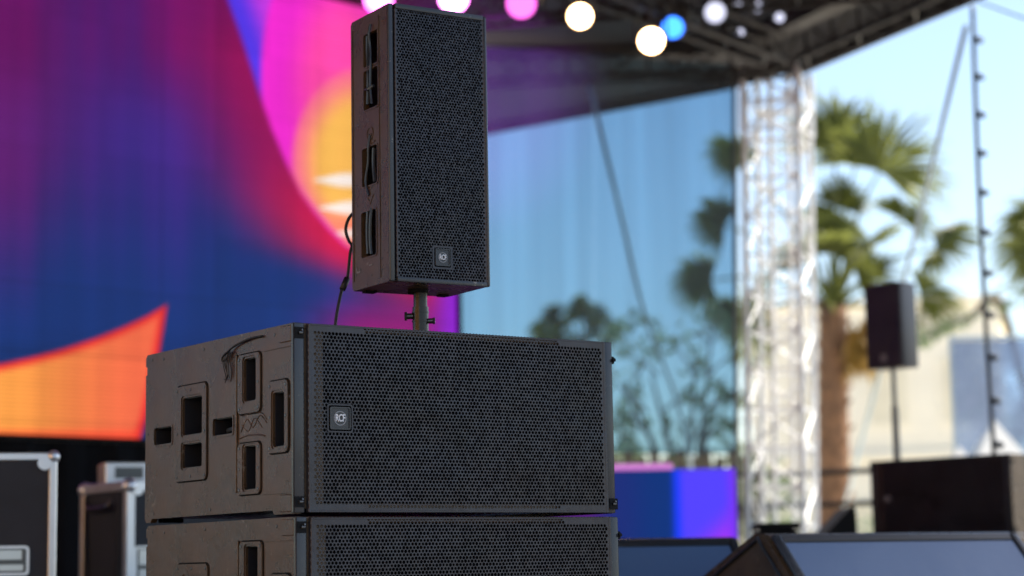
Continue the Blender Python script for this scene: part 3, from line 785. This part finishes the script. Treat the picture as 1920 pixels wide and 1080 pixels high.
# ------------------------------------------------------------------ roof
ROOF = [(-12, 23.5), (-3, 23.5), (-.31, 21.0), (2.15, 19.1), (2.78, 18.3), (3.83, 16.0), (6.35, 10.48), (-5, -.39), (-12, 6.0)]
rf = thing('stage_roof', 'dark stage roof canopy with edge beam sloping up to the right', 'stage roof', (0, 0, 5.01))
p = B(); p.plate(ROOF, [], .16, Matrix.Translation((0, 0, .10))); p.done('canopy', 'tarp', rf)
p = B()
for i in (1, 2, 3, 4, 5, 6):
    a, c = Vector((*ROOF[i], 0)), Vector((*ROOF[i + 1], 0)); d = c - a; nn = Vector((d.y, -d.x, 0)).normalized()
    m = Matrix.Translation(a) @ Matrix.Rotation(math.atan2(d.y, d.x), 4, 'Z')
    p.box((0, -.07, 0), (d.length, .0, .55), m=m)
p.done('valance', 'drape', rf)
p = B()
d = (Vector((13.9, -6, 0)) - Vector((3.83, 16, 0))).normalized(); inn = Vector((-.909, -.416, 0))
a = Vector((2.78, 18.3, .04)) + inn * .35; truss_run(p, a, a + d * 8.2, .30, .03, .014, .4)
a2 = Vector((2.15, 17.6, -.02)) + inn * .5; 
p.box((0, -.10, -.03), (8, .10, .09), m=Matrix.Translation(Vector((2.62, 17.9, 0)) + inn * .62) @ Matrix.Rotation(math.atan2(d.y, d.x), 4, 'Z'))
p.done('edge_truss', 'darktruss', rf, smooth=True)
for k, (x0, y0, x1, y1) in enumerate(((2.4, 17.7, -.2, 17.9), (4.0, 15.0, -.4, 15.9))):
    p = B(); truss_run(p, (x0, y0, -.05), (x1, y1, -.05), .26, .025, .012, .35); p.done('cross_truss', 'darktruss', rf, smooth=True)

lt = thing('lighting_truss', 'dark lighting truss carrying the row of coloured lamps under the roof', 'lighting truss', (0, 0, 4.70))
p = B(); truss_run(p, (-.95, 13.6, 0), (.15, 13.7, 0), .22, .022, .010, .3); truss_run(p, (.15, 13.7, 0), (2.25, 16.4, 0), .22, .022, .010, .3); p.done('lattice', 'darktruss', lt)
def stage_lamp(px_, pos, aim, lensmat, rad, label):
    root = thing('stage_light_or_glint', label, 'stage light', pos, 0, 'lamps hanging from the lighting truss')
    d = (Vector(aim) - Vector(pos)).normalized()
    p = B(); p.cyl(d * -.30, d * -.012, rad * .75, rad * 1.03, seg=24); p.cyl(d * -.02, d * .03, rad * 1.06, seg=24) if False else None
    bd_ = p.done('lamp_body', 'black', root, smooth=True)
    p = B(); p.cyl(d * -.0115, d * .004, rad * .95, seg=28); p.done('lens', lensmat, bd_, smooth=True)
    p = B(); p.cyl(d * -.0115, d * .001, rad, seg=28); p.done('lens_rim', lensmat + '_rim', bd_, smooth=True)
    s = d.cross(Vector((0, 0, 1))).normalized() * (rad * 1.25)
    c = d * -.12
    p = B(); p.tube([c + s, c + s + Vector((0, 0, .16)), c - s + Vector((0, 0, .16)), c - s], .012, 6, False); p.cyl(c + Vector((0, 0, .16)), c + Vector((0, 0, .30)), .018); p.done('yoke', 'darksteel', root)
    return root
lampspec = [
    ((712, 0), 13.4, 'lamp_magenta', .105, 'magenta stage light partly hidden above the upright speaker, leftmost in the row'),
    ((850, 0), 13.4, 'lamp_pink', .105, 'pinkish white stage light just right above the upright speaker'),
    ((978, 8), 13.5, 'lamp_violet', .105, 'violet pink stage light at the top edge, third in the row'),
    ((1087, 33), 13.8, 'lamp_warm', .088, 'warm white stage light between the violet light and the pair'),
    ((1222, 77), 14.3, 'lamp_warm', .094, 'lowest warm white stage light, overlapping the blue one'),
    ((1260, 52), 14.8, 'lamp_blue', .085, 'bright blue stage light behind the lowest warm white one'),
    ((1342, 25), 15.3, 'lamp_white', .085, 'pale silvery stage light near the top of the truss tower')]
LP = [(-.889, 13.4, 4.33), (-.37, 13.4, 4.33), (.10, 13.5, 4.31), (.52, 13.8, 4.295), (1.06, 14.3, 4.24), (1.265, 14.8, 4.475), (1.645, 15.3, 4.73)]
lampspec += [((1394, 15), 15.6, 'lamp_white', .034, 'tiny glowing disc for a metal glint left of the tower top at the picture edge'), ((1433, 18), 15.9, 'lamp_white', .042, 'small glowing disc for a metal glint directly above the tower top'),
    ((1478, 38), 16.2, 'lamp_white', .040, 'small glowing disc for a metal glint above the right half of the tower top'), ((1398, 65), 15.8, 'lamp_white', .030, 'tiny glowing disc for a metal glint just under the silvery light, beside the tower top')]
LP += [(1.86, 15.6, 4.87), (2.06, 15.9, 4.94), (2.28, 16.2, 4.93), (1.90, 15.8, 4.70)]  # last four stand in for sun glints on metal, made as small lamps
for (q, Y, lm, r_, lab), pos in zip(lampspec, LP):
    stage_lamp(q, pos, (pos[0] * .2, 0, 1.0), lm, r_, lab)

# ------------------------------------------------------------------ DJ riser, railing
bt = thing('booth_screen', 'low stage booth fronted by a blue and violet screen right of the near stack', 'booth', (.2, 16.0, 0))
p = B(); p.box((-1.0, .02, 0), (1.56, .9, 1.15), .005); p.done('booth_body', 'black', bt)
me = bpy.data.meshes.new('screen'); nx, nz = 80, 40; vs = []; cols = []
for j in range(nz + 1):
    for i in range(nx + 1):
        x = -1.0 + 2.56 * i / nx; z = .35 + .815 * j / nz; vs.append((x, 0, z))
        c = mixc((80, 28, 120), (24, 44, 120), smooth(.35, .62, x)); c = mixc(c, (8, 50, 122), smooth(.62, .95, x))
        c = mixc(c, (20, 62, 255), smooth(1.03, 1.09, x)); c = mixc(c, (84, 66, 255), smooth(1.09, 1.15, x))
        c = mixc(c, (176, 50, 245), smooth(.25, .0, (1.56 - x) * .55 + (z - .60) * .6) * smooth(1.1, 1.2, x))
        c = mixc(c, (120, 52, 250), smooth(1.45, 1.56, x))
        cols += [*lin(c), 1]
fs = [(j * (nx + 1) + i, j * (nx + 1) + i + 1, (j + 1) * (nx + 1) + i + 1, (j + 1) * (nx + 1) + i) for j in range(nz) for i in range(nx)]
me.from_pydata(vs, [], fs); me.color_attributes.new('picture', 'FLOAT_COLOR', 'POINT').data.foreach_set('color', cols)
me.materials.append(bpy.data.materials['led_picture']); o = bpy.data.objects.new('screen', me); COL.objects.link(o); o.parent = bt

p = B(); p.box((-1.0, -.004, 1.168), (1.06, .05, 1.212), .003); p.done('edge_sheen', mat('pink_edge_sheen', (.3, .3, .3), .4, emis=lin((205, 105, 205)), estr=2 ** -EXPO), bt)  # booth edge reflecting pink, imitated by a glowing box
hr = thing('handrail', 'dark two-bar handrail along the back edge of the stage by the tower', 'handrail', (1.6, 18.75, 0))
p = B()
for z in (1.22, .93, .5): p.cyl((0, 0, z), (1.05, -.3, z), .024); p.cyl((1.05, -.3, z), (2.0, -1.0, z), .024)
p.done('rail_bar', 'black', hr)
p = B()
for x, y in ((0, 0), (1.05, -.3), (2.0, -1.0)): p.cyl((x, y, 0), (x, y, 1.24), .026)
p.done('post', 'black', hr)

# ------------------------------------------------------------------ far right speaker on its pole
rs_ = thing('loudspeaker', 'small blurred dark loudspeaker on a thin pole above the far right stack', 'loudspeaker', (2.655, 14.90, 1.83), R(-46))
p = B(); p.box((0, 0, 0), (.335, .19, .64), .012, seg=2); p.done('cabinet', 'navy', rs_, smooth=True)
p = B(); p.box((.012, -.010, .02), (.323, -.0003, .62), .004); p.done('grille', 'grille', rs_)
p = B(); p.box((.135, -.014, .05), (.19, -.0105, .105)); bdg = p.done('badge', 'badge_ring', rs_)
rp = thing('speaker_pole', 'thin dark pole under the blurred speaker on the far right stack', 'speaker pole', (2.84, 14.84, 1.1496))
p = B(); p.cyl((0, 0, 0), (0, 0, .40), .026); p.cyl((0, 0, .38), (0, 0, .68), .018); p.done('pole_tube', 'darksteel', rp)

# ------------------------------------------------------------------ cables and straps on the right
p = B(); A_, Z_ = Vector((3.90, 16.2, 5.0)), Vector((3.60, 15.0, 1.17))
pts = [A_.lerp(Z_, t / 10) + Vector((-.02 * math.sin(t * .314), 0, 0)) * (t % 10 != 0) for t in range(11)]
ft = thing('festoon_string', 'black string of unlit bulbs hanging from roof edge to far right stack', 'string light', A_)
p.tube([q - A_ for q in pts], .018, 6); p.done('flex', 'rubber', ft)
for k in range(11):
    t = (k + .9) / 11.2 * 10; i = min(9, int(t)); q = pts[i].lerp(pts[i + 1], t - i) - A_
    p = B(); p.cyl(q, q + Vector((.035, 0, -.01)), .028, seg=8); p.sph(q + Vector((.052, 0, -.014)), .030, 2); p.done('bulb', 'bulb', ft, smooth=True)
p = B()
S0_, S1_ = Vector((3.86, 16.3, 4.85)), Vector((4.02, 20.5, 3.1)); 
p.tube([S0_, S1_ * .5 + S0_ * .5, S1_, Vector((4.1, 24, 1.6)), Vector((4.2, 30, -1.2))], .022, 6, False)
tag(p.done('guy_strap', 'strap'), 'grey blue webbing strap slanting down left from the roof edge', 'strap')
p = B(); p.tube([(3.9, 16.1, 5.02), (4.05, 14.9, 4.5), (4.5, 14, 4.0)], .008, 5); tag(p.done('guy_wire', 'rubber'), 'thin dark wire slanting right from the roof edge in the top right corner', 'wire')
p = B(); p.tube([(.77, 18.5, 4.95), (1.06, 19.2, 3.9), (1.34, 20.0, 2.92), (1.91, 22.0, 1.68), (2.3, 24, -1.2)], .022, 6); tag(p.done('guy_rope', 'strap'), 'pale rope hanging diagonally behind the blue scrim', 'rope')

# ------------------------------------------------------------------ vegetation
def fan(bb, c, stem_dir, size, face, rs, n=46, spread=200, droop=.35):
    """a fan palm blade: narrow pleated leaflets radiating round stem_dir"""
    c = Vector(c); sd_ = Vector(stem_dir).normalized(); f = Vector(face); f = (f - sd_ * f.dot(sd_)).normalized(); t = sd_.cross(f)
    for k in range(n):
        a = R(-spread / 2 + spread * k / (n - 1) + rs.uniform(-3, 3)); L = size * (.74 + .26 * math.cos(a * .6)) * rs.uniform(.85, 1.10)
        d = sd_ * math.cos(a) + t * math.sin(a); wv = d.cross(f).normalized() * size * .034
        dz = Vector((0, 0, -1)) * droop * size
        p0, p1 = c, c + d * L * .5 + f * size * .05; p2 = c + d * L * .82 + dz * rs.uniform(.05, .2); p3 = c + d * L * 1.05 + dz * rs.uniform(.2, .8)
        for sg in (1, -1):      # the two halves of a split, folded leaflet
            q = wv * sg
            v = [bb.bm.verts.new(x_) for x_ in (p0, p1 + q + f * .02 * sg, p1 + f * .05, p2 + q * .6 + f * .01 * sg, p2 + f * .02 - q * .1, p3 + q * rs.uniform(.2, 2.0))]
            for g_ in ((0, 1, 2), (1, 3, 4, 2), (3, 5, 4)): bb.bm.faces.new([v[i] for i in (g_ if sg > 0 else g_[::-1])])
def fan_palm(loc, trunk_h, r, fans_, label, rs, dead=5, lean=(.1, 0), fs_=1.0):
    x, y, z = loc
    root = thing('palm_tree', label, 'palm tree', loc)
    p = B(); top = Vector((lean[0], lean[1], trunk_h))
    p.tube([(0, 0, 0), (lean[0] * .1, lean[1] * .1, trunk_h * .35), (lean[0] * .5, lean[1] * .5, trunk_h * .7), top], lambda t: r * (1.12 - .22 * t), 14)
    for k in range(60):     # cut leaf bases
        t = .15 + .85 * k / 60; a = k * 2.4; q = Vector((lean[0] * t * t, lean[1] * t * t, trunk_h * t)); dd = Vector((math.cos(a), math.sin(a), .6))
        p.cyl(q + dd * r * .8, q + dd * r * 1.35, r * .22, r * .08, 5)
    p.done('trunk', 'bark', root)
    g = B(); st = B()
    for (fx, fy, fz, s) in fans_:
        c = Vector((fx - x, fy - y, fz - z)); d = (c - top)
        mid = top + d * .5 + Vector((0, 0, .12 * d.length))
        st.tube([top + Vector((0, 0, -.1)), mid, c], lambda t: .035 - .018 * t, 5)
        tan = (c - mid).normalized()
        fan(g, c, tan, s * fs_, Vector((rs.uniform(-.5, .5), -1, rs.uniform(.2, .9))), rs)
    st.done('petiole', 'frond', root); g.done('crown', 'frond', root, recalc=False)
    g = B()
    for k in range(dead):
        a = rs.uniform(-.6, .9) ; c = top + Vector((.22 + .16 * math.cos(k * 2.3), -.2 + .2 * math.sin(k * 2.1), -.2 - .05 * k))
        fan(g, c, Vector((.12, 0, -1)), .72, Vector((rs.uniform(-.6, .6), -1, 0)), rs, 12, 55, .1)
    g.done('dry_skirt', 'deadfrond', root, recalc=False)
    return root
rs = random.Random(4)
fl = [(5.58, 29.5, 6.24, .98), (5.35, 30.2, 6.5, .7), (5.02, 30, 6.72, .85), (3.55, 30, 6.45, .6), (3.25, 29.8, 5.5, .5), (3.05, 30.1, 4.7, .55), (3.35, 29.6, 4.1, .45), (6.25, 29, 4.95, .72), (6.25, 30.2, 4.40, .62),
      (6.15, 31, 5.75, .55), (4.5, 29, 4.9, .7), (4.95, 29.6, 5.7, .5), (4.8, 29.8, 5.1, .6), (5.1, 29.4, 4.75, .6), (5.4, 29.6, 4.6, .5), (4.6, 29.5, 4.6, .5), (5.2, 28.8, 4.9, .6), (5.1, 31, 5.6, .6), (4.0, 31, 4.3, .8), (5.6, 30, 4.1, .6)]
fan_palm((4.75, 30, -1.2), 5.45, .235, fl, 'tall sunlit fan palm with orange-brown trunk right of the truss tower', rs, 7, (.12, 0), 1.2)
fl = [(9.35 + .9 * math.cos(a), 31 + .5 * math.sin(3 * a), 5.2 + .85 * math.sin(a), .9) for a in [R(q) for q in (100, 140, 165, 190, 215, 60, 20, -20, 245, -60)]]
fan_palm((9.5, 31, -1.2), 6.2, .22, fl, 'palm mostly cut off by the right edge of the picture', rs, 4)
fl = [(1.35 + .65 * math.cos(a), 42 + .5 * math.sin(3 * a), 5.35 + .42 * math.sin(a), .42) for a in [R(q) for q in (90, 125, 150, 180, 205, 55, 25, 0, -25, 235)]] + [(1.35 + .3 * math.cos(a), 42 - .3 * math.sin(2 * a), 5.3 + .3 * math.sin(a), .42) for a in [R(q) for q in (80, 140, 10, 200)]]
fan_palm((1.35, 42, -1.2), 6.3, .2, fl, 'distant palm seen dimly through the blue scrim just above the near stack', rs, 3)

def leafy(bb, c, r, n, rs, s=.10):
    for _ in range(n):
        d = Vector((rs.gauss(0, 1), rs.gauss(0, 1), rs.gauss(0, 1))).normalized() * r * rs.random() ** .45
        q = Vector(c) + Vector((d.x, d.y, d.z * .7)); a = Vector((rs.gauss(0, 1), rs.gauss(0, 1), rs.gauss(0, 1))).normalized(); b2 = a.orthogonal().normalized()
        h = s * rs.uniform(.6, 1.4); v = [bb.bm.verts.new(q + k) for k in (a * h, b2 * h * .5, -a * h, -b2 * h * .5)]; bb.bm.faces.new(v)
def tree(loc, H, label, rs, spread=.9, stems=4, leaves=20, cr=.38):
    root = thing('leafy_tree', label, 'tree', loc); t = B(); g = B()
    for k in range(stems):
        a = 2 * math.pi * k / stems + rs.uniform(-.4, .4); rr_ = spread * rs.uniform(.4, 1)
        tip = Vector((math.cos(a) * rr_, math.sin(a) * rr_ * .8, H * rs.uniform(.8, 1)))
        t.tube([(0, 0, 0), (tip.x * .15, tip.y * .15, H * .35), (tip.x * .5, tip.y * .5, H * .65), tip], lambda u_: .075 * (1 - .8 * u_), 6)
        for j in range(6):
            u_ = .45 + .1 * j; q = Vector((tip.x * u_ * u_, tip.y * u_ * u_, H * u_ * .98)); e = q + Vector((rs.uniform(-.55, .55) * spread, rs.uniform(-.4, .4), rs.uniform(.15, .5)))
            t.tube([q, q.lerp(e, .5) + Vector((0, 0, .05)), e], lambda w_: .024 * (1 - .7 * w_), 5)
            leafy(g, e, cr * rs.uniform(.6, 1.1), leaves, rs, .085)
    t.done('trunk', 'wood', root); g.done('crown', 'leaf', root, recalc=False); return root
rs = random.Random(9)
tree((2.35, 28, -1.2), 5.1, 'branching tree seen through the blue scrim left of the tower', rs, 1.0, 5)
tree((1.55, 30, -1.2), 3.9, 'shorter bushy tree through the scrim beside the near stack edge', rs, .7, 4)
tree((8.8, 34, -1.2), 4.2, 'leafy tree at the right edge behind the pale mesh banner', rs, 1.1, 5)
g = B(); rs = random.Random(21)
for k in range(110): leafy(g, (-3 + 7.6 * rs.random(), 33 + rs.random(), -1.0 + 3.0 * rs.random() ** .8), .45, 26, rs, .12)
for k in range(60): leafy(g, (5.2 + 6 * rs.random(), 41 + rs.random(), -1.0 + 2.2 * rs.random()), .5, 30, rs, .12)
tag(g.done('shrubbery', 'leaf', recalc=False), 'green shrub mass growing along the plaza behind the stage', 'shrubs', kind='stuff')

# ------------------------------------------------------------------ building, banner, tents, fence
bd = thing('cream_building', 'sunlit cream building behind the palm and truss tower', 'building', (6.1, 47, -1.2), R(-14))
p = B(); p.box((-.5, 0, 0), (5.3, 8, 7.5)); p.done('wall', 'building', bd)
p = B(); p.box((-.62, -.12, 7.5), (5.42, 8.1, 7.68), .02); p.box((-.6, -.10, 3.95), (5.4, -.002, 4.12), .01); p.done('cornice', 'building', bd)
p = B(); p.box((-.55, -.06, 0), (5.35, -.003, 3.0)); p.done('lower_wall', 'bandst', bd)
for x in (.6, 2.3, 4.0):
    p = B(); p.plate(rr(x - .08, 4.70, x + .90, 6.30, .01), [rr(x - .001, 4.77, x + .821, 6.23, .01)], .05, front_m(-.002)); wf = p.done('window', 'building', bd)
    p = B(); p.box((x, -.03, 4.77), (x + .82, -.0025, 6.23)); p.done('pane', 'bandst', wf)
tr_ = [o for o in COL.objects if o.name.startswith('leafy_tree')][-1]
p = B(); g = B(); rs = random.Random(3); P_ = [Vector(q) for q in ((5.7, 28, 3.46), (6.2, 28.4, 3.72), (6.68, 28.8, 3.9), (7.3, 29.6, 4.2), (8.8, 34, 3.0))]
p.tube([q - tr_.location for q in P_], lambda t: .03 + .05 * t, 6); p.done('branch', 'wood', tr_)
for k in range(9): leafy(g, P_[0].lerp(P_[2], k / 8) - tr_.location, .16, 9, rs, .10)
leafy(g, P_[3] - tr_.location, .4, 30, rs, .1); g.done('branch_leaves', 'leaf', tr_, recalc=False)
bn = thing('mesh_banner', 'pale blue-grey mesh banner on a frame at the right edge', 'banner', (4.86, 22, -1.2))
p = B(); p.box((.02, 0, .7), (2.4, .003, 4.02)); p.done('mesh_sheet', 'banner', bn)
p = B(); p.cyl((0, .01, 0), (0, .01, 4.05), .02); p.cyl((2.42, .01, 0), (2.42, .01, 4.05), .02); p.cyl((0, .01, 4.05), (2.42, .01, 4.05), .02); p.done('pipe', 'strap', bn)
for k, (x, y, h, lab) in enumerate(((5.06, 21.0, 2.30, 'white peaked canopy tip showing right of the bulb string'), (4.74, 21.3, 2.05, 'smaller white canopy tip left of the bulb string'))):
    t = thing('canopy_tent', lab, 'tent', (x, y, -1.2), 0, 'white tents beyond the stage')
    p = B(); z0 = h + .75 - .45
    r_ = bmesh.ops.create_cone(p.bm, cap_ends=True, segments=4, radius1=.42, radius2=.015, depth=.45, matrix=Matrix.Translation((0, 0, z0 + .225)) @ Matrix.Rotation(R(45), 4, 'Z'))
    p.box((-.295, -.295, z0 - .16), (.295, .295, z0 - .001)); p.done('canvas', 'tent', t)
    p = B()
    for a in (-.27, .27):
        for c in (-.27, .27): p.cyl((a, c, 0), (a, c, z0 - .162), .015)
    p.done('leg', 'alu', t)
fn = thing('crowd_fence', 'brown slatted fence seen under the scrim above the booth', 'fence', (-2.5, 26, -1.2))
p = B()
for k in range(34): p.box((k * .17, 0, .05), (k * .17 + .13, .03, 3.05 + .06 * math.sin(k * 3.1)))
p.done('slat', 'wood', fn)
p = B(); p.box((0, .032, .5), (5.8, .07, .6)); p.box((0, .032, 2.2), (5.8, .07, 2.3)); p.done('fence_rail', 'wood', fn)

# unseen building added left of the camera to throw warm light on the stage
lb = thing('ochre_bounce_block', 'added ochre block, unseen, bouncing warm light, left of and behind the camera', 'building', (-17, 4, -1.2), math.atan2(-15, 10.5))
K['ochre'] = mat('ochre_bounce', (.80, .42, .15), .9, var=.1, vscale=.6)
p = B(); p.box((0, -6, 0), (18.3, 0, 10.5)); p.done('wall', 'ochre', lb)
p = B(); p.box((-.2, -6.2, 10.5), (18.5, .2, 10.8), .02); p.done('cornice', 'ochre', lb)
for x in (1.5, 4.5, 7.5, 10.5, 13.5):
    for z in (1.2, 4.6, 7.8):
        p = B(); p.plate(rr(x - .1, z - .12, x + 1.3, z + 1.9, .01), [rr(x - .001, z, x + 1.201, z + 1.8, .01)], .06, front_m(.0625)); wf = p.done('window', 'ochre', lb)
        p = B(); p.box((x, .002, z + .002), (x + 1.2, .02, z + 1.798)); p.done('pane', 'glassd', wf)

# the violet lamp also washes the roof and scrim behind it
vl = bpy.data.lights.new('violet_wash', 'SPOT'); vl.energy = 330; vl.color = (.55, .12, 1); vl.spot_size = R(44); vl.spot_blend = .8; vl.shadow_soft_size = .08
vo = bpy.data.objects.new('violet_wash', vl); COL.objects.link(vo); vo.location = (.10, 13.75, 4.1)
vo.rotation_euler = (Vector((-.55, 17.6, 4.6)) - Vector((.10, 13.75, 4.1))).to_track_quat('-Z', 'Y').to_euler()
